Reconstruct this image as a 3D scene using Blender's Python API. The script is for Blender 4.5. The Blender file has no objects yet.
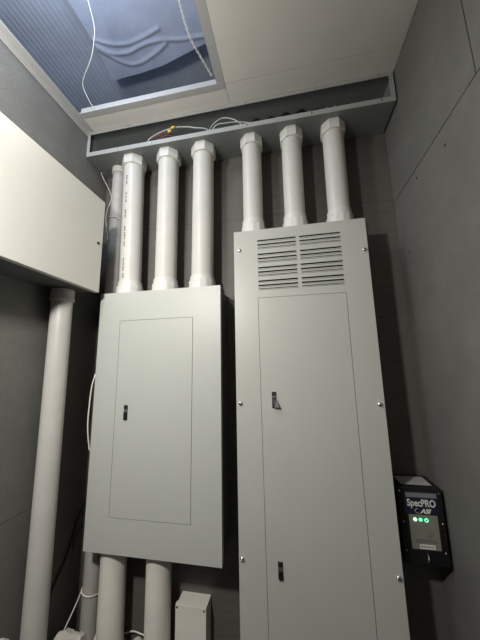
import bpy, bmesh, math, random
from mathutils import Vector, Matrix
random.seed(7)
S = bpy.context.scene
C = S.collection
PI = math.pi

# ------------------------------------------------------------------ materials
def mat(name, col, rough=.5, metal=0, bump=0, bscale=200, var=0, vscale=6, spec=.5, stretch=(1, 1, 1), emis=None, coat=0, trans=0, var2=None):
    m = bpy.data.materials.new(name); m.use_nodes = True
    nt = m.node_tree; N = nt.nodes; L = nt.links
    b = N['Principled BSDF']
    b.inputs['Base Color'].default_value = (*col, 1)
    b.inputs['Roughness'].default_value = rough
    b.inputs['Metallic'].default_value = metal
    b.inputs['Specular IOR Level'].default_value = spec
    if coat: b.inputs['Coat Weight'].default_value = coat
    if trans: b.inputs['Transmission Weight'].default_value = trans
    tc = N.new('ShaderNodeTexCoord'); mp = N.new('ShaderNodeMapping')
    mp.inputs['Scale'].default_value = stretch
    L.new(tc.outputs['Object'], mp.inputs['Vector'])
    if bump:
        n = N.new('ShaderNodeTexNoise'); n.inputs['Scale'].default_value = bscale; n.inputs['Detail'].default_value = 4
        L.new(mp.outputs[0], n.inputs['Vector'])
        bp = N.new('ShaderNodeBump'); bp.inputs['Strength'].default_value = bump; bp.inputs['Distance'].default_value = .002
        L.new(n.outputs[0], bp.inputs['Height']); L.new(bp.outputs[0], b.inputs['Normal'])
    if var:
        n = N.new('ShaderNodeTexNoise'); n.inputs['Scale'].default_value = vscale; n.inputs['Detail'].default_value = 6
        n.inputs['Roughness'].default_value = .65
        L.new(mp.outputs[0], n.inputs['Vector'])
        r = N.new('ShaderNodeValToRGB')
        r.color_ramp.elements[0].position = .3; r.color_ramp.elements[1].position = .7
        r.color_ramp.elements[0].color = (*[c * (1 - var) for c in col], 1)
        r.color_ramp.elements[1].color = (*(var2 or [min(1, c * (1 + var)) for c in col]), 1)
        L.new(n.outputs[0], r.inputs[0]); L.new(r.outputs[0], b.inputs['Base Color'])
    if emis:
        b.inputs['Emission Color'].default_value = (*emis[0], 1); b.inputs['Emission Strength'].default_value = emis[1]
    return m

M = dict(
    wall=mat('grey_painted_board', (.155, .153, .14), .62, bump=.9, bscale=170, var=.14, vscale=7),
    plywood=mat('grey_painted_plywood', (.125, .12, .106), .6, bump=.6, bscale=22, var=.13, vscale=9, stretch=(1, 1, 9)),
    floor=mat('concrete_floor', (.10, .097, .09), .8, bump=.4, bscale=40, var=.2, vscale=4),
    tile=mat('ceiling_tile', (.80, .775, .725), .8, bump=.35, bscale=320, var=.03),
    grid=mat('white_ceiling_grid', (.48, .48, .475), .5),
    panel=mat('grey_panel_enamel', (.50, .515, .478), .42, bump=.10, bscale=500, var=.02, vscale=3),
    paneltall=mat('grey_tall_panel_enamel', (.50, .51, .468), .40, bump=.10, bscale=500, var=.03, vscale=3),
    flange_lit=mat('wireway_enamel_lit', (.40, .41, .395), .42, bump=.15, bscale=400, var=.03),  # wireway enamel with the light on the front flange put into the colour
    steel_shaded=mat('enclosure_steel_shaded', (.13, .13, .125), .5, var=.1, vscale=8),  # enclosure steel coloured darker to stand in for shade on sides and underside
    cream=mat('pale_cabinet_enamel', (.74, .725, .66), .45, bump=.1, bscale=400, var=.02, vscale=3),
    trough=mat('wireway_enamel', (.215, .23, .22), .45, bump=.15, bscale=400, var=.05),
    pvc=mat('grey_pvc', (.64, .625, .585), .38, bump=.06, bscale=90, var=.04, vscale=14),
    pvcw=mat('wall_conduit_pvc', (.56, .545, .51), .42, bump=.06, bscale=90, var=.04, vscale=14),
    pvc_lit=mat('grey_pvc_lit', (.86, .82, .75), .42, bump=.08, bscale=90, var=.04, vscale=14),  # same pvc, colour lifted to stand in for light on the lower pipes
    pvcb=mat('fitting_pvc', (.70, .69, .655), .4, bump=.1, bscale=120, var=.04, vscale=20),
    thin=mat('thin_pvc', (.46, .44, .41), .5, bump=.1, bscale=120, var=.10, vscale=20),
    black=mat('black_plastic', (.010, .010, .011), .35, bump=.15, bscale=300),
    dark=mat('dark_recess', (.015, .015, .014), .6),
    chrome=mat('screw_metal', (.75, .74, .7), .25, metal=1),
    ink=mat('printed_ink', (.06, .06, .06), .6),
    white=mat('white_insulation', (.78, .76, .7), .45),
    greyw=mat('pale_grey_insulation', (.5, .52, .5), .45),
    red=mat('red_insulation', (.16, .03, .03), .45),
    yellow=mat('yellow_wire_nut', (.95, .72, .10), .4),
    blackw=mat('black_insulation', (.012, .012, .012), .4),
    concrete=mat('rough_concrete', (.52, .49, .44), .9, bump=1, bscale=45, var=.15, vscale=12),
    boxe=mat('junction_enamel', (.88, .85, .78), .45, bump=.1, bscale=300),
    deck=mat('roof_deck_metal', (.44, .485, .57), .5, metal=.0, var=.12, vscale=5),
    foil=mat('vapour_barrier_sheet', (.37, .41, .52), .5, var=.12, vscale=9, bump=.2, bscale=60),
    plen=mat('plenum_side', (.3, .34, .4), .7),
    lab_silver=mat('silver_label', (.52, .51, .48), .35),
    lab_bar=mat('grey_label_strip', (.22, .22, .23), .5),
    lab_navy=mat('navy_label', (.012, .014, .04), .4),
    lab_grey=mat('grey_label', (.24, .23, .20), .5, var=.08, vscale=60),
    lab_white=mat('white_label', (.75, .74, .7), .5),
    led=mat('green_led', (.1, .6, .3), .4, emis=((.10, .85, .38), 1.3)),
    ledw=mat('green_white_led', (.3, .8, .5), .4, emis=((.45, 1.0, .65), 1.5)),
)

# ------------------------------------------------------------------ mesh helpers
def box(bm, x0, x1, y0, y1, z0, z1, bev=0, seg=2):
    r = bmesh.ops.create_cube(bm, size=1)
    vs = r['verts']
    for v in vs:
        v.co = Vector(((x0 + x1) / 2 + v.co.x * (x1 - x0), (y0 + y1) / 2 + v.co.y * (y1 - y0), (z0 + z1) / 2 + v.co.z * (z1 - z0)))
    if bev:
        es = list({e for v in vs for e in v.link_edges})
        bmesh.ops.bevel(bm, geom=es, offset=bev, segments=seg, affect='EDGES', profile=.5)
    return bm

def slab(bm, a0, a1, b0, b1, c0, c1, holes, axes):
    """rectangle a x b of thickness c0..c1 with rectangular holes; axes says where a, b, c go"""
    A = sorted({a0, a1, *[h[0] for h in holes], *[h[1] for h in holes]})
    B = sorted({b0, b1, *[h[2] for h in holes], *[h[3] for h in holes]})
    def P(a, b, c):
        v = [0, 0, 0]; v[axes[0]] = a; v[axes[1]] = b; v[axes[2]] = c; return v
    vc = {}
    def V(i, j, k):
        if (i, j, k) not in vc: vc[(i, j, k)] = bm.verts.new(P(A[i], B[j], (c0, c1)[k]))
        return vc[(i, j, k)]
    def solid(i, j):
        if i < 0 or j < 0 or i >= len(A) - 1 or j >= len(B) - 1: return False
        x = (A[i] + A[i + 1]) / 2; y = (B[j] + B[j + 1]) / 2
        return not any(h[0] < x < h[1] and h[2] < y < h[3] for h in holes)
    for i in range(len(A) - 1):
        for j in range(len(B) - 1):
            if not solid(i, j): continue
            bm.faces.new([V(i, j, 0), V(i + 1, j, 0), V(i + 1, j + 1, 0), V(i, j + 1, 0)])
            bm.faces.new([V(i, j, 1), V(i, j + 1, 1), V(i + 1, j + 1, 1), V(i + 1, j, 1)])
            for di, dj, p, q in ((-1, 0, (i, j), (i, j + 1)), (1, 0, (i + 1, j), (i + 1, j + 1)), (0, -1, (i, j), (i + 1, j)), (0, 1, (i, j + 1), (i + 1, j + 1))):
                if not solid(i + di, j + dj):
                    bm.faces.new([V(*p, 0), V(*q, 0), V(*q, 1), V(*p, 1)])
    bmesh.ops.recalc_face_normals(bm, faces=bm.faces)
    return bm

def catmull(pts, n=8):
    P = [Vector(p) for p in pts]
    if len(P) < 3: return P
    P = [P[0] * 2 - P[1]] + P + [P[-1] * 2 - P[-2]]
    out = []
    for i in range(1, len(P) - 2):
        for k in range(n):
            t = k / n
            a, b, c, d = P[i - 1:i + 3]
            out.append(.5 * ((2 * b) + (c - a) * t + (2 * a - 5 * b + 4 * c - d) * t * t + (3 * b - 3 * c + d - a) * t ** 3))
    out.append(P[-2]); return out

def tube(bm, pts, r, n=10, smooth=True, closed=False, sub=8):
    P = catmull(pts, sub) if smooth else [Vector(p) for p in pts]
    rings = []; up = Vector((.13, .31, .94))
    for i, p in enumerate(P):
        t = (P[min(i + 1, len(P) - 1)] - P[max(i - 1, 0)]).normalized()
        u = t.cross(up)
        if u.length < .05: u = t.cross(Vector((1, 0, 0)))
        u.normalize(); w = t.cross(u).normalized(); up = w if w.dot(up) > 0 else -w
        u = up.cross(t).normalized()
        rings.append([bm.verts.new(p + (u * math.cos(a) + up * math.sin(a)) * r) for a in [2 * PI * k / n for k in range(n)]])
    for a, b in zip(rings, rings[1:]):
        for k in range(n): bm.faces.new([a[k], a[(k + 1) % n], b[(k + 1) % n], b[k]])
    bm.faces.new(rings[0][::-1]); bm.faces.new(rings[-1])
    return bm

def lathe(bm, cx, cy, prof, n=40, tilt=(0, 0), axis='z', rot=0):
    """prof: list of (radius, height); tilt shifts the centre per metre of height"""
    z0 = prof[0][1]; rings = []
    for r, z in prof:
        ring = []
        for k in range(n):
            a = 2 * PI * k / n + rot
            if axis == 'z': p = (cx + tilt[0] * (z - z0) + r * math.cos(a), cy + tilt[1] * (z - z0) + r * math.sin(a), z)
            ring.append(bm.verts.new(p))
        rings.append(ring)
    for a, b in zip(rings, rings[1:]):
        for k in range(n): bm.faces.new([a[k], a[(k + 1) % n], b[(k + 1) % n], b[k]])
    bm.faces.new(rings[0][::-1]); bm.faces.new(rings[-1])
    return bm

def obj(name, bm, m, parent=None, smooth=None, mod=None):
    bmesh.ops.recalc_face_normals(bm, faces=bm.faces)
    me = bpy.data.meshes.new(name); bm.to_mesh(me); bm.free()
    me.materials.append(m)
    if smooth is not None:
        me.shade_smooth()
        me.set_sharp_from_angle(angle=smooth)
    o = bpy.data.objects.new(name, me); C.objects.link(o)
    if parent is not None:
        o.parent = parent
        o.matrix_parent_inverse = Matrix.Translation(parent.location).inverted()
    return o

def B(): return bmesh.new()
SM = math.radians(35)

def thing(name, label, cat, loc=(0, 0, 0), group=None):
    o = bpy.data.objects.new(name, None); C.objects.link(o)
    o.location = loc; o.empty_display_size = .05
    o['label'] = label; o['category'] = cat; o['kind'] = 'thing'
    if group: o['group'] = group
    return o
def tag(o, label, cat, group=None):
    o['label'] = label; o['category'] = cat; o['kind'] = 'thing'
    if group: o['group'] = group
    return o
def struct(name, bm, m, smooth=None):
    o = obj(name, bm, m, None, smooth); o['kind'] = 'structure'; return o

W, H = 1.329, 2.50
FRONT = -2.3
G = .0015
# ------------------------------------------------------------------ the room
def sheets(bm, ax, pos, thick, hs, zs, G=.0009):
    """boards with narrow joints; ax 0 = wall in the y-z plane, 1 = wall in the x-z plane"""
    for a, b in zip(hs, hs[1:]):
        for c, d in zip(zs, zs[1:]):
            u0, u1, v0, v1 = a + G, b - G, c + G, d - G
            if ax == 0: box(bm, min(pos, pos + thick), max(pos, pos + thick), u0, u1, v0, v1)
            else: box(bm, u0, u1, min(pos, pos + thick), max(pos, pos + thick), v0, v1)
    # backing
    if ax == 0: box(bm, *sorted((pos + thick, pos + thick * 3)), hs[0], hs[-1], zs[0], zs[-1])
    else: box(bm, hs[0], hs[-1], *sorted((pos + thick, pos + thick * 3)), zs[0], zs[-1])
bm = B(); sheets(bm, 1, 0, .012, [0, W], [0, 2.052, H], .0005); struct('wall_back', bm, M['plywood'])
bm = B(); sheets(bm, 0, 0, -.012, [FRONT, -1.3, 0.03], [0, .942, H]); struct('wall_left', bm, M['wall'])
bm = B()
for (y0, y1, z0, z1) in ((FRONT, 0.03, 0, 2.04 - G), (FRONT, -.4955 - G, 2.04 + G, H), (-.4955 + G, 0.03, 2.04 + G, H)):
    box(bm, W, W + .012, y0, y1, z0, z1)
box(bm, W + .012, W + .036, FRONT, .03, 0, H); wall_right = struct('wall_right', bm, M['wall'])
bm = B(); box(bm, 0, W, FRONT - .02, FRONT, 0, H); struct('wall_front', bm, M['wall'])
bm = B(); box(bm, -.03, W + .03, FRONT - .03, .03, -.03, 0); struct('floor', bm, M['floor'])

# suspended ceiling: tiles on a grid, one tile missing
OX0, OX1, OY0, OY1 = .030, .652, -.86, -.238
bm = B()
T = .006
def ctile(x0, x1, y0, y1): box(bm, x0 + .0008, x1 - .0008, y0 + .0008, y1 - .0008, H, H + T)
ctile(0.03, .684, -.214, 0); ctile(.684, W - .001, -.231, 0)
ctile(.684, W - .001, -.85, -.231); ctile(.684, W - .001, -1.46, -.85); ctile(.684, W - .001, FRONT, -1.46)
ctile(.03, .684, -1.49, -.89); ctile(.03, .684, FRONT, -1.49)
struct('ceiling', bm, M['tile'])
bm = B()
box(bm, OX1, .684, OY1, OY1 + .62 * -1, H - .0005, H + .004)     # tee beside the missing tile
box(bm, .03, .684, OY1, -.2135, H - .001, H + .004)           # tee at its back edge
box(bm, .03, .684, -.89, OY1 - .62, H - .001, H + .004)
box(bm, OX1 + .013, OX1 + .016, -.86, OY1, H + .004, H + .035)
box(bm, .03, .684, -.229, -.226, H + .004, H + .035)
struct('trim_1', bm, M['grid'])
bm = B()
box(bm, 0, .032, FRONT, -.149, H - .003, H - .0012); box(bm, 0, .0025, FRONT, -.149, H - .026, H - .003)
struct('trim_2', bm, M['grid'])

# plenum above: corrugated deck, sides
PX0, PX1, PY1, zd = -.95, W + .3, .55, 2.95
bm = B()
pitch = .024; x = PX0
prof = []
while x < PX1:
    prof += [(x, zd), (x + pitch * .42, zd), (x + pitch * .5, zd + .0011), (x + pitch * .92, zd + .0011)]
    x += pitch
lo = [bm.verts.new((a, PY1, b)) for a, b in prof]; hi = [bm.verts.new((a, FRONT, b)) for a, b in prof]
lo2 = [bm.verts.new((a, PY1, b + .003)) for a, b in prof]; hi2 = [bm.verts.new((a, FRONT, b + .003)) for a, b in prof]
for k in range(len(prof) - 1):
    bm.faces.new([lo[k], lo[k + 1], hi[k + 1], hi[k]]); bm.faces.new([lo2[k], lo2[k + 1], hi2[k + 1], hi2[k]])
struct('ceiling_deck', bm, M['deck'])
bm = B()
box(bm, PX0, PX1, PY1, PY1 + .02, H, zd + .02); box(bm, PX0, PX1, FRONT - .03, FRONT, H, zd + .02)
box(bm, PX0 - .02, PX0, FRONT, PY1, H, zd + .02); box(bm, PX1, PX1 + .02, FRONT, PY1, H, zd + .02)
box(bm, PX0, -.001, FRONT, PY1, H - .02, H - .001); box(bm, W + .001, PX1, FRONT, PY1, H - .02, H - .001); box(bm, -.001, W + .001, .036, PY1, H - .02, H - .001)
struct('wall_plenum', bm, M['plen'])

# loose insulation sheet under the deck, with creases and thickness
def polydist(p, pl):
    best = 9
    for q, r in zip(pl, pl[1:]):
        dx, dy = r[0] - q[0], r[1] - q[1]
        t = max(0, min(1, ((p[0] - q[0]) * dx + (p[1] - q[1]) * dy) / (dx * dx + dy * dy)))
        best = min(best, math.hypot(p[0] - q[0] - dx * t, p[1] - q[1] - dy * t))
    return best
def smooth2(pl): return [(v.x, v.y) for v in catmull([(a, b, 0) for a, b in pl], 5)]
folds = [(smooth2([(.093, -.262), (.155, -.230), (.229, -.216), (.314, -.224), (.391, -.240)]), .008, .0045),
         (smooth2([(.088, -.240), (.135, -.198), (.21, -.184), (.3, -.198), (.391, -.198), (.478, -.185), (.60, -.178)]), .008, .0050),
         (smooth2([(.085, -.228), (.11, -.200), (.18, -.142), (.244, -.134), (.33, -.155), (.40, -.183)]), .008, .0045)]
edge = [(.057, -.089), (.22, -.090), (.344, -.101), (.436, -.121), (.554, -.146), (.70, -.172)]
def edge_y(x):
    for p, q in zip(edge, edge[1:]):
        if x <= q[0]: return p[1] + (q[1] - p[1]) * (x - p[0]) / (q[0] - p[0])
    return edge[-1][1]
bm = B(); nx, ny = 130, 110
def sheet_pt(u, v):
    x = .057 + .028 * min(1, v / .3) + .60 * u
    y = edge_y(x) - .50 * v
    z = 2.85 + .004 * math.sin(9 * x + 5 * y)
    for pl, w, h in folds:
        d = polydist((x, y), pl); z -= h * math.exp(-(d / w) ** 2)
    return (x, y, z)
g0 = [[bm.verts.new(sheet_pt(i / nx, j / ny)) for i in range(nx + 1)] for j in range(ny + 1)]
g1 = [[bm.verts.new(v.co + Vector((0, 0, .0025))) for v in row] for row in g0]
for j in range(ny):
    for i in range(nx):
        bm.faces.new([g0[j][i], g0[j][i + 1], g0[j + 1][i + 1], g0[j + 1][i]])
        bm.faces.new([g1[j][i], g1[j + 1][i], g1[j + 1][i + 1], g1[j][i + 1]])
for j in range(ny):
    for i in (0, nx): bm.faces.new([g0[j][i], g0[j + 1][i], g1[j + 1][i], g1[j][i]])
for i in range(nx):
    for j in (0, ny): bm.faces.new([g0[j][i], g0[j][i + 1], g1[j][i + 1], g1[j][i]])
tag(obj('vapour_sheet', bm, M['foil'], None, math.radians(60)), 'bluish creased insulation sheet seen up through the missing ceiling tile', 'sheet')

bm = B(); tube(bm, [(.13, -.72, 2.948), (.18, -.60, 2.88), (.203, -.45, 2.80), (.203, -.42, 2.768), (.211, -.39, 2.694), (.198, -.37, 2.656), (.168, -.345, 2.612), (.090, -.295, 2.578), (.092, -.262, 2.535), (.103, -.237, 2.508)], .0013, 8)
tag(obj('hanging_wire', bm, M['white']), 'thin white wire dangling in a bend inside the ceiling opening, left side', 'wire')
P = catmull([(.50, -.72, 2.948), (.545, -.56, 2.82), (.568, -.43, 2.66), (.577, -.40, 2.607), (.588, -.36, 2.566), (.612, -.31, 2.540), (.639, -.262, 2.512)], 10)
bm = B(); L = sum((P[i + 1] - P[i]).length for i in range(len(P) - 1)); nl = 84
def along(s):
    acc = 0
    for i in range(len(P) - 1):
        d = (P[i + 1] - P[i]).length
        if acc + d >= s: return P[i].lerp(P[i + 1], (s - acc) / d), (P[i + 1] - P[i]).normalized()
        acc += d
    return P[-1], (P[-1] - P[-2]).normalized()
for k in range(nl):
    c, t = along(L * (k + .5) / nl)
    side = t.cross(Vector((0, 1, .2) if k % 2 else (1, 0, 0))).normalized()
    ln = L / nl * .62; w = .0034
    ring = [c + t * ln * math.cos(a) + side * w * math.sin(a) for a in [2 * PI * q / 10 for q in range(10)]]
    ring.append(ring[0]); ring.append(ring[1])
    tube(bm, ring, .0012, 5, smooth=False)
tag(obj('hanging_chain', bm, M['white']), 'pale link chain dangling inside the ceiling opening, right side', 'chain')

# ------------------------------------------------------------------ small shared parts
def dome_screw(x, y, z, r, parent, direction=-1, name='screw', m=None, axis=1):
    """round-head screw whose head points along direction * axis"""
    bm = B(); n = 14; rings = []
    for (rr, h) in ((r, 0), (r, r * .25), (r * .85, r * .5), (r * .5, r * .68), (0.001, r * .72)):
        ring = []
        for k in range(n):
            a = 2 * PI * k / n
            if axis == 1: ring.append(bm.verts.new((x + rr * math.cos(a), y + direction * h, z + rr * math.sin(a))))
            else: ring.append(bm.verts.new((x + direction * h, y + rr * math.cos(a), z + rr * math.sin(a))))
        rings.append(ring)
    for a, b in zip(rings, rings[1:]):
        for k in range(n): bm.faces.new([a[k], a[(k + 1) % n], b[(k + 1) % n], b[k]])
    bm.faces.new(rings[-1]); bm.faces.new(rings[0][::-1])
    if axis == 1: box(bm, x - r * .8, x + r * .8, y + direction * r * .76, y + direction * r * .6, z - r * .12, z + r * .12)
    return obj(name, bm, m or M['chrome'], parent, SM)

def shell(x0, x1, yf, yb, z0, z1, t=.002):
    """open-fronted box body"""
    bm = B()
    box(bm, x0, x1, yb - .002, yb, z0, z1)
    box(bm, x0, x0 + t, yf, yb - .002, z0, z1); box(bm, x1 - t, x1, yf, yb - .002, z0, z1)
    box(bm, x0 + t, x1 - t, yf, yb - .002, z0, z0 + t); box(bm, x0 + t, x1 - t, yf, yb - .002, z1 - t, z1)
    return bm

def latch(parent, x, yf, z0, z1, style):
    """flush pull latch set into a door"""
    l = B(); box(l, x - .0075, x + .0075, yf - .0022, yf + .002, z0, z1, .0008)
    lt = obj('latch', l, M['dark'], parent)
    bm = B(); zc = z0 + (z1 - z0) * .62
    box(bm, x - .0055, x + .0060, yf - .0055, yf - .0020, zc - .005, zc + .006, .001)
    obj('latch_button', bm, M['chrome'], lt)['label'] = 'bright metal push button'
    bm = B()
    if style == 'open':   # handle tilted out of its plate
        vs = [(x - .006, yf - .002, z0 + .001), (x + .006, yf - .002, z0 + .001), (x + .006, yf - .002, zc - .005), (x - .006, yf - .002, zc - .005),
              (x + .002, yf - .014, z0 + .004), (x + .017, yf - .015, z0 + .004), (x + .008, yf - .006, zc - .006), (x - .004, yf - .006, zc - .006)]
        v = [bm.verts.new(p) for p in vs]
        for f in ((0, 1, 2, 3), (4, 5, 6, 7), (0, 1, 5, 4), (2, 3, 7, 6), (1, 2, 6, 5), (0, 3, 7, 4)): bm.faces.new([v[k] for k in f])
    else:
        box(bm, x - .006, x + .006, yf - .0065, yf - .002, z0 + .002, zc - .006, .001)
        box(bm, x - .006, x + .006, yf - .0055, yf - .002, zc + .008, z1 - .002, .001)
    obj('latch_handle', bm, M['black'], lt)
    return lt

# ------------------------------------------------------------------ panel on the left
LX0, LX1, LZ0, LZ1, LY = .1287, .6367, .7645, 1.7033, -.1452
t = thing('breaker_panel', 'shorter grey breaker panel with one plain door, below the three conduits on the left', 'electrical panel', (.38, -.07, LZ0))
obj('enclosure', shell(LX0 + .012, LX1 - .012, LY + .003, 0, LZ0 + .004, LZ1 - .004), M['steel_shaded'], t)
DX0, DX1, DZ0, DZ1 = .224, .528, .880, 1.585
g = .0013
bm = B(); slab(bm, LX0, LX1, LZ0, LZ1, LY + .003, LY, [(DX0 - g, DX1 + g, DZ0 - g, DZ1 + g)], (0, 2, 1))
box(bm, LX0, LX0 + .0015, LY + .003, LY + .02, LZ0, LZ1); box(bm, LX1 - .0015, LX1, LY + .003, LY + .02, LZ0, LZ1)
box(bm, LX0, LX1, LY + .003, LY + .02, LZ0, LZ0 + .0015); box(bm, LX0, LX1, LY + .003, LY + .02, LZ1 - .0015, LZ1)
obj('cover', bm, M['panel'], t)
bm = B(); box(bm, DX0, DX1, LY - .0006, LY + .003, DZ0, DZ1, .0006)
d = obj('door', bm, M['panel'], t)
latch(d, .269, LY - .0006, 1.209, 1.263, 'plain')

# ------------------------------------------------------------------ tall panel on the right
RX0, RX1, RZ0, RZ1, RY = .6931, 1.168, .34, 1.9085, -.150
t = thing('tall_breaker_panel', 'taller grey breaker panel with slotted vents above its long door', 'electrical panel', (.93, -.07, RZ0))
obj('enclosure', shell(RX0 + .010, RX1 - .010, RY + .003, 0, RZ0 + .004, RZ1 - .004), M['steel_shaded'], t)
DX0, DX1, DZ0, DZ1 = .780, 1.083, .47, 1.641
holes = [(DX0 - g, DX1 + g, DZ0 - g, DZ1 + g)]
slots = []
for gz in (1.8630, 1.8085, 1.7560, 1.7045):
    for x0, x1 in ((.783, .925), (.938, 1.081)):
        for k, dz in enumerate((0, .0165, .0290)):
            hh = (.0062, .0062, .0034)[k]
            holes.append((x0, x1, gz - dz - hh / 2, gz - dz + hh / 2)); slots.append((x0, x1, gz - dz, hh))
bm = B(); slab(bm, RX0, RX1, RZ0, RZ1, RY + .003, RY, holes, (0, 2, 1))
box(bm, RX0, RX0 + .0015, RY + .003, RY + .02, RZ0, RZ1); box(bm, RX1 - .0015, RX1, RY + .003, RY + .02, RZ0, RZ1)
box(bm, RX0, RX1, RY + .003, RY + .02, RZ0, RZ0 + .0015); box(bm, RX0, RX1, RY + .003, RY + .02, RZ1 - .0015, RZ1)
cv = obj('cover', bm, M['paneltall'], t)
bm = B()
for x0, x1, z, hh in slots:   # pressed lips under each slot
    box(bm, x0, x1, RY - .0022, RY + .001, z - hh / 2 - .0025, z - hh / 2, .0005, 1)
obj('vent_lips', bm, M['paneltall'], cv)
bm = B(); box(bm, .775, 1.09, RY + .012, RY + .014, 1.655, 1.885)
obj('vent_shade_sheet', bm, M['dark'], t)  # near-black sheet standing in for the shade behind the slots
bm = B(); box(bm, DX0, DX1, RY - .0006, RY + .003, DZ0, DZ1, .0006)
d = obj('door', bm, M['paneltall'], t)
latch(d, .8235, RY - .0006, 1.258, 1.311, 'open')
latch(d, .8225, RY - .0006, .757, .805, 'plain')
for x, z in ((.714, 1.832), (1.156, 1.79), (.708, 1.272), (1.154, 1.272), (.704, .800), (1.156, .797)):
    dome_screw(x, RY, z, .0075, t)

# ------------------------------------------------------------------ pale cabinet on the left wall
bx, by0, by1, bz0, bz1 = .1547, -.95, -.1917, 1.695, 2.0838
t = thing('wall_cabinet', 'pale off-white metal cabinet mounted high on the left wall', 'cabinet', (0, -.55, bz0))
obj('enclosure', box(B(), 0.0005, bx - .0025, by0 + .004, by1 - .004, bz0 + .004, bz1 - .004), M['steel_shaded'], t)
bm = B(); box(bm, bx - .0025, bx, by0, by1, bz0, bz1, .0009)
for a in ((by0, by0 + .0015), (by1 - .0015, by1)): box(bm, bx - .018, bx - .002, *a, bz0, bz1)
for a in ((bz0, bz0 + .0015), (bz1 - .0015, bz1)): box(bm, bx - .018, bx - .002, by0, by1, *a)
obj('cover', bm, M['cream'], t)
dome_screw(bx, -.2155, 1.892, .0062, t, 1, m=M['dark'], axis=0)['label'] = 'dark screw at the far edge of the cover'

# ------------------------------------------------------------------ wireway under the ceiling
TZ, TY = 2.3678, -.1468
t = thing('wireway', 'long grey open-front wiring trough under the ceiling between both walls', 'wiring trough', (W / 2, -.07, TZ))
bm = B(); e = .0018; tx0, tx1 = .0008, W - .007
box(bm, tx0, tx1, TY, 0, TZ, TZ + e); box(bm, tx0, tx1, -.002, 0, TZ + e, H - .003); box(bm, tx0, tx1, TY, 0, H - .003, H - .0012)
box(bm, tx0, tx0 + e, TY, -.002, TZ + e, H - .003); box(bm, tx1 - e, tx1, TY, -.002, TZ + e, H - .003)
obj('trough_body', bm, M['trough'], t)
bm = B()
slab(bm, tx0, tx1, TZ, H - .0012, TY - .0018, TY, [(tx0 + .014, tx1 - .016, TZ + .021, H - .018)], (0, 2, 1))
fl = obj('trough_flange', bm, M['flange_lit'], t)
for x, z in ((.166, 2.379), (.752, 2.379), (1.013, 2.380), (1.270, 2.380), (.325, 2.378), (.206, 2.491), (.42, 2.491), (.75, 2.491), (1.036, 2.491), (1.27, 2.491)):
    dome_screw(x, TY - .0018, z, .0048, t)

# wiring inside it
def wire(name, pts, r, m, label, group=None, cat='wire'):
    bm = B(); tube(bm, pts, r, 7); tag(obj(name, bm, M[m], None, math.radians(60)), label, cat, group)
gp = 'wires lying in the open trough'
wire('trough_wire', [(.286, -.10, 2.374), (.294, -.12, 2.418), (.332, -.12, 2.447), (.41, -.12, 2.465), (.472, -.12, 2.459), (.52, -.12, 2.444), (.575, -.11, 2.432), (.60, -.07, 2.40)], .0030, 'greyw', 'pale wire arching over the red wires, left part of the trough', gp)
wire('trough_wire', [(.56, -.10, 2.378), (.584, -.12, 2.412), (.605, -.12, 2.445), (.645, -.12, 2.466), (.69, -.12, 2.452), (.725, -.115, 2.425), (.76, -.09, 2.39)], .0028, 'greyw', 'pale wire arching highest, left of the middle conduits', gp)
wire('trough_wire', [(.575, -.10, 2.374), (.611, -.125, 2.425), (.66, -.125, 2.433), (.722, -.12, 2.430), (.79, -.11, 2.415), (.86, -.09, 2.385)], .0026, 'greyw', 'pale wire lying low to the right of the highest arch', gp)
wire('trough_wire', [(.28, -.08, 2.374), (.303, -.115, 2.42), (.352, -.118, 2.442), (.401, -.11, 2.446), (.44, -.08, 2.40)], .0028, 'red', 'red wire running behind the yellow wire nuts', gp)
wire('trough_wire', [(.30, -.07, 2.374), (.33, -.108, 2.415), (.37, -.118, 2.432), (.41, -.11, 2.430), (.47, -.07, 2.385)], .0028, 'red', 'red wire lying lowest beneath the yellow wire nuts', gp)
wire('trough_wire', [(.33, -.05, 2.374), (.37, -.09, 2.44), (.43, -.10, 2.44), (.50, -.11, 2.432), (.56, -.09, 2.425), (.63, -.07, 2.385)], .0034, 'blackw', 'black wire behind the pale arch, left part of the trough', gp)
for x, z, lb in ((.4185, 2.4590, 'yellow wire nut on the red wires, upper of the two'), (.402, 2.4420, 'yellow wire nut on the red wires, lower of the two')):
    bm = B()
    v = lathe(bm, 0, 0, [(.0045, 0), (.0062, .002), (.0058, .008), (.0035, .016), (.001, .0165)], 12)
    bmesh.ops.rotate(bm, verts=bm.verts, cent=(0, 0, 0), matrix=Matrix.Rotation(math.radians(72), 3, 'Y'))
    bmesh.ops.translate(bm, verts=bm.verts, vec=(x - .008, -.126, z))
    tag(obj('wire_nut', bm, M['yellow'], None, SM), lb, 'wire nut', 'wire nuts in the trough')
rnd = random.Random(3)
places = ['just right of the pale wires', 'above the first conduit right of the gap', 'between the fourth and fifth conduits', 'left of the fifth thick conduit', 'above the fifth thick conduit', 'between the two rightmost conduits', 'left of the rightmost conduit']
for i, x in enumerate((.70, .765, .83, .895, .96, 1.025, 1.085)):
    h = 2.44 + rnd.random() * .022
    wire('trough_cable', [(x - .03, -.03, 2.375), (x - .02, -.06, h - .02), (x, -.085, h), (x + .03, -.09, h + .006), (x + .055, -.06, h - .015), (x + .06, -.03, 2.375)], .0055, 'blackw',
         'black looped cable in the dark trough, ' + places[i], 'black cables in the trough', 'cable')
for i, (x, lb) in enumerate(((1.085, 'short pale wire end sticking up above the rightmost conduit, left of two'), (1.112, 'short pale wire end sticking up above the rightmost conduit, right of two'))):
    wire('wire_end', [(x - .012, -.08, 2.374), (x - .004, -.10, 2.41), (x, -.105, 2.44)], .0022, 'greyw', lb, 'pale wire ends above the right conduit')

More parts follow.
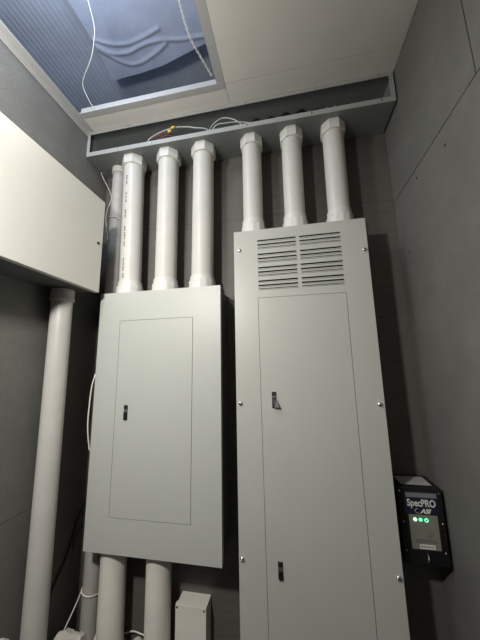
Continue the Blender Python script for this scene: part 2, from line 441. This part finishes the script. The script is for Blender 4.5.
# ------------------------------------------------------------------ conduits
def octa_fitting(cx, cy, z1, r, parent):
    """eight-sided wrench collar with a ring groove below"""
    bm = B(); n = 8
    lathe(bm, cx, cy, [(r * 1.13, z1 - .046), (r * 1.20, z1 - .044), (r * 1.22, z1 - .006), (r * 1.17, z1 - .0002)], 8, rot=PI / 8)
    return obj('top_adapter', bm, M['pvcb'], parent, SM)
def ring_fitting(cx, cy, z0, r, parent, h=.10):
    bm = B(); n = 72
    rings = []
    for rr, z, fl in ((r * 1.2, z0, 0), (r * 1.2, z0 + h * .60, 1), (r * 1.15, z0 + h * .66, 1), (r * 1.10, z0 + h * .67, 0), (r * 1.09, z0 + h * .97, 0), (r * 1.03, z0 + h, 0)):
        rings.append([bm.verts.new((cx + (rr - (.0016 if fl and (k // 3) % 2 else 0)) * math.cos(2 * PI * k / n), cy + (rr - (.0016 if fl and (k // 3) % 2 else 0)) * math.sin(2 * PI * k / n), z)) for k in range(n)])
    for a, b in zip(rings, rings[1:]):
        for k in range(n): bm.faces.new([a[k], a[(k + 1) % n], b[(k + 1) % n], b[k]])
    bm.faces.new(rings[0][::-1]); bm.faces.new(rings[-1])
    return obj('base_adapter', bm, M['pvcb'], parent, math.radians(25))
def conduit(cx, cy, z0, z1, r, label, group, x_top=None, top=True, bottom=True, m='pvc'):
    t = thing('conduit', label, 'conduit', (cx, cy, z0), group)
    xt = cx if x_top is None else x_top
    bm = B(); lathe(bm, cx, cy, [(r, z0 + .001), (r, z1 - .001)], 48, tilt=((xt - cx) / (z1 - z0), 0))
    obj('pipe', bm, M[m], t, SM)
    if top: octa_fitting(xt, cy, z1, r, t)
    if bottom: ring_fitting(cx, cy, z0, r, t, bottom)
    return t
gu = 'thick conduits between the trough and the panels'
pl = [(.2145, .2035, 'thick grey conduit with printed lettering, leftmost of three above the shorter panel'),
      (.3800, .3790, 'middle thick grey conduit of three above the shorter panel'),
      (.5430, .5460, 'thick grey conduit nearest the right edge of the shorter panel, going up')]
for i, (xb, xt, lb) in enumerate(pl):
    t = conduit(xb, -.078, LZ1, TZ, .0455, lb, gu, xt, bottom=.060)
    if i == 0:
        bm = B(); rr = .0456; rn = random.Random(5); z = 1.775
        while z < 2.27:
            wlen = rn.choice((.010, .016, .022, .03))
            if rn.random() < .75:
                zz = z
                while zz < z + wlen:
                    h = .0035 + rn.random() * .002
                    a0 = math.radians(-56 - 40) - .10; a1 = a0 + .13 + rn.random() * .03
                    cxx = xb + (xt - xb) * (zz - LZ1) / (TZ - LZ1)
                    q = [(cxx + R_ * math.cos(a), -.078 + R_ * math.sin(a), Z_) for R_ in (rr - .0004, rr + .0003) for a, Z_ in ((a0, zz), (a1, zz), (a1, zz + h), (a0, zz + h))]
                    v = [bm.verts.new(p) for p in q]
                    for f in ((0, 1, 2, 3), (4, 5, 6, 7), (0, 1, 5, 4), (1, 2, 6, 5), (2, 3, 7, 6), (3, 0, 4, 7)): bm.faces.new([v[k] for k in f])
                    zz += h + .0028
            z += wlen + .009
        pipe = [c for c in t.children if c.name.startswith('pipe')][0]
        o = obj('printed_lettering', bm, M['ink'], t)
        o['label'] = 'faint dark printing running up the pipe'; o['kind'] = 'stuff'
pr = [(.7620, .7640, 'leftmost thick grey conduit of three above the taller panel'),
      (.9300, .9330, 'middle thick grey conduit of three above the taller panel'),
      (1.0985, 1.1010, 'thick grey conduit nearest the right wall, above the taller panel')]
for xb, xt, lb in pr: conduit(xb, -.078, RZ1, TZ, .0410, lb, gu, xt, bottom=.074)
gl = 'thick conduits below the shorter panel'
conduit(.2085, -.078, 0, LZ0, .0455, 'thick grey conduit leaving the bottom of the shorter panel, left of two', gl, .2065, False, False, 'pvc_lit')
conduit(.3900, -.078, 0, LZ0, .0440, 'thick grey conduit leaving the bottom of the shorter panel, beside the small box', gl, .3860, False, False, 'pvc_lit')
# thin conduit in the corner, runs past the panel
t = thing('thin_conduit', 'thinner grey conduit squeezed in the left corner beside the printed conduit', 'conduit', (.093, -.042, 0))
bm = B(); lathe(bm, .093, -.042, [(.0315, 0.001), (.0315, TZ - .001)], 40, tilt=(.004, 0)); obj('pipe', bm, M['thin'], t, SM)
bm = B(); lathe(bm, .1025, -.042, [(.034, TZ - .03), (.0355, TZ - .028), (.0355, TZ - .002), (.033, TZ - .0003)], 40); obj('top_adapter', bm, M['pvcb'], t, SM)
# conduit under the wall cabinet
t = thing('wall_conduit', 'grey conduit dropping from the pale cabinet down the left wall', 'conduit', (.055, -.238, 0))
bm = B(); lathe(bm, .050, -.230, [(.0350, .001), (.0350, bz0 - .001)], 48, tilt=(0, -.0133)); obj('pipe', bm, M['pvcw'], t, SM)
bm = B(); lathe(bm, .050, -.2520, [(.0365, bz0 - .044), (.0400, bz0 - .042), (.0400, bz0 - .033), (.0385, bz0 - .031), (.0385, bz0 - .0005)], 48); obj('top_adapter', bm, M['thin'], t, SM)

# ------------------------------------------------------------------ junction box below the short panel
t = thing('junction_box', 'small pale grey metal box on the wall below the shorter panel', 'junction box', (.498, -.03, .22))
obj('enclosure', box(B(), .447, .556, -.058, 0, .22, .578, .001), M['boxe'], t)
bm = B(); box(bm, .444, .556, -.0605, -.058, .218, .579, .0008); box(bm, .444, .556, -.058, -.045, .5775, .579); obj('cover', bm, M['boxe'], t)
for x in (.450, .549): dome_screw(x, -.0605, .571, .0032, t, m=M['dark'])
# ------------------------------------------------------------------ surge protector
sx0, sx1, sz0, sz1, sy = 1.190, 1.3165, .805, 1.019, -.100
t = thing('surge_protector', 'black surge protector with silver labels and green lights in the right corner', 'surge protector', (1.25, -.05, sz0))
body = obj('housing', box(B(), sx0, sx1, sy, 0, sz0, sz1, .005, 3), M['black'], t, SM)
bm = B(); lathe(bm, 0, 0, [(.012, 0), (.012, sx0 - RX1 + .0105)], 20)
bmesh.ops.rotate(bm, verts=bm.verts, cent=(0, 0, 0), matrix=Matrix.Rotation(PI / 2, 3, 'Y')); bmesh.ops.translate(bm, verts=bm.verts, vec=(RX1 - .0095, -.055, .87))
obj('nipple', bm, M['chrome'], t, SM)
obj('top_label', box(B(), 1.210, 1.298, -.083, -.018, sz1 - .0002, sz1 + .0006), M['lab_silver'], t)['label'] = 'silver label on the top face'
lb = obj('front_label', box(B(), 1.207, 1.302, sy - .0006, sy + .0002, .9435, 1.0065), M['lab_navy'], t); lb['label'] = 'front label with a navy band and printed brand name'
obj('label_strip', box(B(), 1.214, 1.300, sy - .0010, sy - .0005, .990, 1.003), M['lab_bar'], lb)
obj('label_field', box(B(), 1.217, 1.296, sy - .0010, sy - .0005, .848, .942), M['lab_grey'], lb)
obj('rating_sticker', box(B(), 1.238, 1.280, sy - .0015, sy - .0010, .850, .862), M['lab_white'], lb)
bm = B()
for k, (w_, z) in enumerate(((.060, .873), (.066, .868))):
    box(bm, 1.226, 1.226 + w_, sy - .0013, sy - .0010, z, z + .0013)
for k in range(3): box(bm, 1.262, 1.280 - .003 * k, sy - .0013, sy - .0010, .889 - k * .005, .890 - k * .005)
for k in range(5): box(bm, 1.242 + k * .0072, 1.2465 + k * .0072, sy - .0018, sy - .0015, .8545, .8575)
obj('fine_print', bm, M['ink'], lb)
def text(body, x, z, size, parent, m, name, sx=1, shear=0, y=sy - .0012, off=.0006):
    c = bpy.data.curves.new(name, 'FONT'); c.body = body; c.size = size; c.extrude = .0003; c.align_x = 'CENTER'; c.shear = shear; c.offset = off
    q = bpy.data.objects.new(name, c); C.objects.link(q); c.materials.append(M[m])
    bpy.context.view_layer.update()
    me = bpy.data.meshes.new_from_object(q.evaluated_get(bpy.context.evaluated_depsgraph_get()))
    bpy.data.objects.remove(q); o = bpy.data.objects.new(name, me); C.objects.link(o)
    o.parent = parent; o.matrix_parent_inverse = Matrix.Translation(parent.location).inverted()
    o.location = (x, y, z); o.rotation_euler = (PI / 2, 0, 0); o.scale = (sx, 1, 1)
    return o
text('SpecPRO', 1.2555, .9655, .0275, lb, 'lab_white', 'brand_lettering', .76, off=.0007)
text('ASI', 1.264, .9470, .0165, lb, 'lab_white', 'maker_lettering', 1.15, .35, off=.0009)
bm = B(); arc = [(1.2555 + .0125 * math.cos(a) * 1.1 - .006, sy - .0012, .9525 + .0075 * math.sin(a)) for a in [math.radians(q) for q in range(110, 261, 15)]]
tube(bm, arc, .0006, 5, smooth=False); obj('logo_swoosh', bm, M['lab_white'], lb)
for k, (x, m) in enumerate(((1.2335, 'ledw'), (1.2485, 'led'))):
    bm = B(); lathe(bm, 0, 0, [(.0050, 0), (.0046, .0015), (.0025, .0025)], 18)
    bmesh.ops.rotate(bm, verts=bm.verts, cent=(0, 0, 0), matrix=Matrix.Rotation(PI / 2, 3, 'X')); bmesh.ops.translate(bm, verts=bm.verts, vec=(x, sy - .0010, .9285))
    obj('indicator_light', bm, M[m], t, SM)
bm = B(); ring = [(1.2645 + .0044 * math.cos(a), sy - .0018, .9280 + .0044 * math.sin(a)) for a in [2 * PI * k / 20 for k in range(22)]]
tube(bm, ring, .0012, 6, smooth=False); obj('indicator_light', bm, M['led'], t)['label'] = 'green ring-shaped light'
for x, z in ((1.201, .842), (1.307, .842), (1.1985, 1.006), (1.308, 1.004), (1.201, .920), (1.309, .920)): dome_screw(x, sy, z, .0026, t)
bm = B(); tube(bm, [(1.246, sy - .001, .818), (1.250, sy - .012, .822), (1.254, sy - .014, .832), (1.257, sy - .001, .838)], .0022, 8); obj('hasp', bm, M['chrome'], t)['label'] = 'small shiny metal hasp'

# ------------------------------------------------------------------ loose cords, ties, concrete
def cord(name, pts, r, m, label, cat='cord', group=None):
    bm = B(); tube(bm, pts, r, 8); tag(obj(name, bm, M[m], None, math.radians(60)), label, cat, group)
cord('white_wire', [(.120, -.05, 1.40), (.121, -.125, 1.385), (.1215, -.142, 1.362), (.117, -.146, 1.33), (.115, -.149, 1.27), (.114, -.149, 1.19), (.117, -.140, 1.12), (.121, -.128, 1.09), (.124, -.05, 1.07)], .0026, 'white', 'white wire bulging out past the left edge of the shorter panel')
cord('black_cable', [(.104, -.006, .98), (.05, -.004, .90), (.008, -.018, .835), (.006, -.05, .765), (.006, -.084, .690), (.006, -.118, .645), (.006, -.152, .597), (.006, -.21, .50), (.006, -.24, .40)], .0032, 'blackw', 'thin black cable slanting down the left wall behind the wall conduit', 'cable')
cord('black_cable', [(.10, -.008, .86), (.05, -.006, .80), (.006, -.022, .76), (.004, -.042, .735), (.004, -.048, .70)], .002, 'blackw', 'second thin black cable in the corner beside the slanting one', 'cable')
def tie(cx, cy, z, r, rr, slope, tail=None, lead=None):
    pts = [(cx + r * math.cos(a), cy + r * math.sin(a), z + slope * math.sin(a * .5 + 1)) for a in [2 * PI * k / 16 + PI for k in range(17)]]
    if tail: pts = pts + tail
    return pts
cord('string_tie', tie(.0955, -.042, .5755, .0338, .0018, .012, [(.058, -.045, .572), (.054, -.060, .545), (.050, -.080, .518), (.046, -.125, .474), (.035, -.20, .40)]), .0021, 'white', 'white string tied round the thin conduit with a long tail to the left', 'string', 'white string ties')
cord('string_tie', tie(.0955, -.042, .428, .0338, .0018, .014), .0022, 'white', 'white string ring low on the thin conduit, at the bottom of view', 'string', 'white string ties')
cord('string_tie', tie(.2083, -.078, .465, .0480, .002, .03), .0024, 'white', 'white string ring round the thick conduit beside the thin one, bottom of view', 'string', 'white string ties')
cord('white_wire', [(.17, -.015, .40), (.229, -.012, .425), (.262, -.012, .434), (.303, -.012, .428), (.36, -.015, .43)], .0026, 'white', 'white wire running between the two lower thick conduits')
cord('string_tie', tie(.1015, -.042, 2.098, .0336, .0016, .010), .0019, 'white', 'white string ring round the upper thin conduit beside the pale cabinet', 'string', 'white string ties')
cord('white_wire', [(.015, -.03, 2.366), (.035, -.085, 2.33), (.052, -.09, 2.290), (.080, -.085, 2.235), (.093, -.079, 2.19), (.082, -.085, 2.135), (.074, -.083, 2.09), (.078, -.080, 2.04), (.09, -.078, 1.98)], .0011, 'white', 'thin white wire hanging from the trough end along the thin conduit', 'wire')

def lump(name, c, s, seed, label):
    bm = B(); box(bm, -1, 1, -1, 1, -1, 1); bmesh.ops.subdivide_edges(bm, edges=bm.edges[:], cuts=9, use_grid_fill=True)
    rn = random.Random(seed)
    from mathutils import noise
    for v in bm.verts:
        n = noise.noise(v.co * 1.3 + Vector((seed, 0, 0))) * .07 + noise.noise(v.co * 4 + Vector((seed, 3, 0))) * .02
        k = 1 + n
        p = v.co * k
        l = v.co.length; p *= (1 - .16 * max(0, l - 1.15))
        v.co = Vector((c[0] + p.x * s[0], c[1] + p.y * s[1], max(0.0005, c[2] + p.z * s[2])))
    tag(obj(name, bm, M['concrete'], None, math.radians(50)), label, 'concrete block')
lump('concrete_block', (.108, -.160, .25), (.046, .034, .275), 2, 'pale rough concrete lump at the foot of the thin conduit in the left corner')
lump('concrete_block', (.295, -.035, .20), (.030, .024, .225), 5, 'pale concrete lump between the two lower thick conduits, under the white wire')
lump('concrete_block', (.042, -.352, .30), (.034, .045, .340), 9, 'pale concrete lump at the left wall, left of the wall conduit')
for y, z, lb in ((-.355, 1.984, 'dark nail head in the right wall, nearest the slanting joint and closest to the viewer'), (-.194, 2.006, 'dark nail head in the right wall near the corner, just below the joint'), (-.075, 1.795, 'dark nail head in the right wall beside the top of the taller panel')):
    bm = B()
    lathe(bm, 0, 0, [(.0042, 0), (.0042, .0008), (.001, .0014)], 12)
    bmesh.ops.rotate(bm, verts=bm.verts, cent=(0, 0, 0), matrix=Matrix.Rotation(-PI / 2, 3, 'Y')); bmesh.ops.translate(bm, verts=bm.verts, vec=(W, y, z))
    obj('nail_head', bm, M['dark'], wall_right)['label'] = lb

# ------------------------------------------------------------------ light
def add_light(loc, e, r, aim=None, col=(1, .97, .92)):
    if aim is None:
        l = bpy.data.lights.new('lamp_or_fill_light', 'POINT'); l.shadow_soft_size = r
    else:
        l = bpy.data.lights.new('lamp_or_fill_light', 'AREA'); l.shape = 'DISK'; l.size = r * 2
    l.energy = e; l.color = col
    o = bpy.data.objects.new('lamp_or_fill_light', l); o.location = loc; C.objects.link(o)
    if aim: o.rotation_euler = (Vector(aim) - Vector(loc)).to_track_quat('-Z', 'Y').to_euler()
LAMP_AND_FILLS = [((.28, -.76, 2.27), 6.6, .045, None), ((.36, -1.12, 1.88), 8.6, .045, (.25, 0, .50)), ((.20, -.66, 2.66), 5.5, .08, None, (.72, .83, 1))]  # overhead lamp, then two added fills: one aimed low, one cool above the opening
for a_ in LAMP_AND_FILLS: add_light(*a_)
w = bpy.data.worlds.new('world'); S.world = w; w.use_nodes = True
w.node_tree.nodes['Background'].inputs[0].default_value = (.5, .55, .6, 1); w.node_tree.nodes['Background'].inputs[1].default_value = .3

# ------------------------------------------------------------------ camera
cam = bpy.data.cameras.new('camera'); co = bpy.data.objects.new('camera', cam); C.objects.link(co); S.camera = co
cam.sensor_fit = 'HORIZONTAL'; cam.sensor_width = 36; cam.lens = 265.7707 * 36 / 480
cam.clip_start = .01
rv = Vector((0.98221969, 0.18675812, -0.01912794)); uv = Vector((0.05023929, -0.16330942, 0.9852949)); fv = Vector((-0.18088805, 0.96873703, 0.16978833))
co.matrix_world = Matrix(((rv.x, uv.x, -fv.x, .8859), (rv.y, uv.y, -fv.y, -1.0856), (rv.z, uv.z, -fv.z, 1.4001), (0, 0, 0, 1)))

S.view_settings.view_transform = 'Standard'; S.view_settings.look = 'None'; S.view_settings.exposure = .46; S.view_settings.gamma = 1
S.view_settings.use_curve_mapping = False
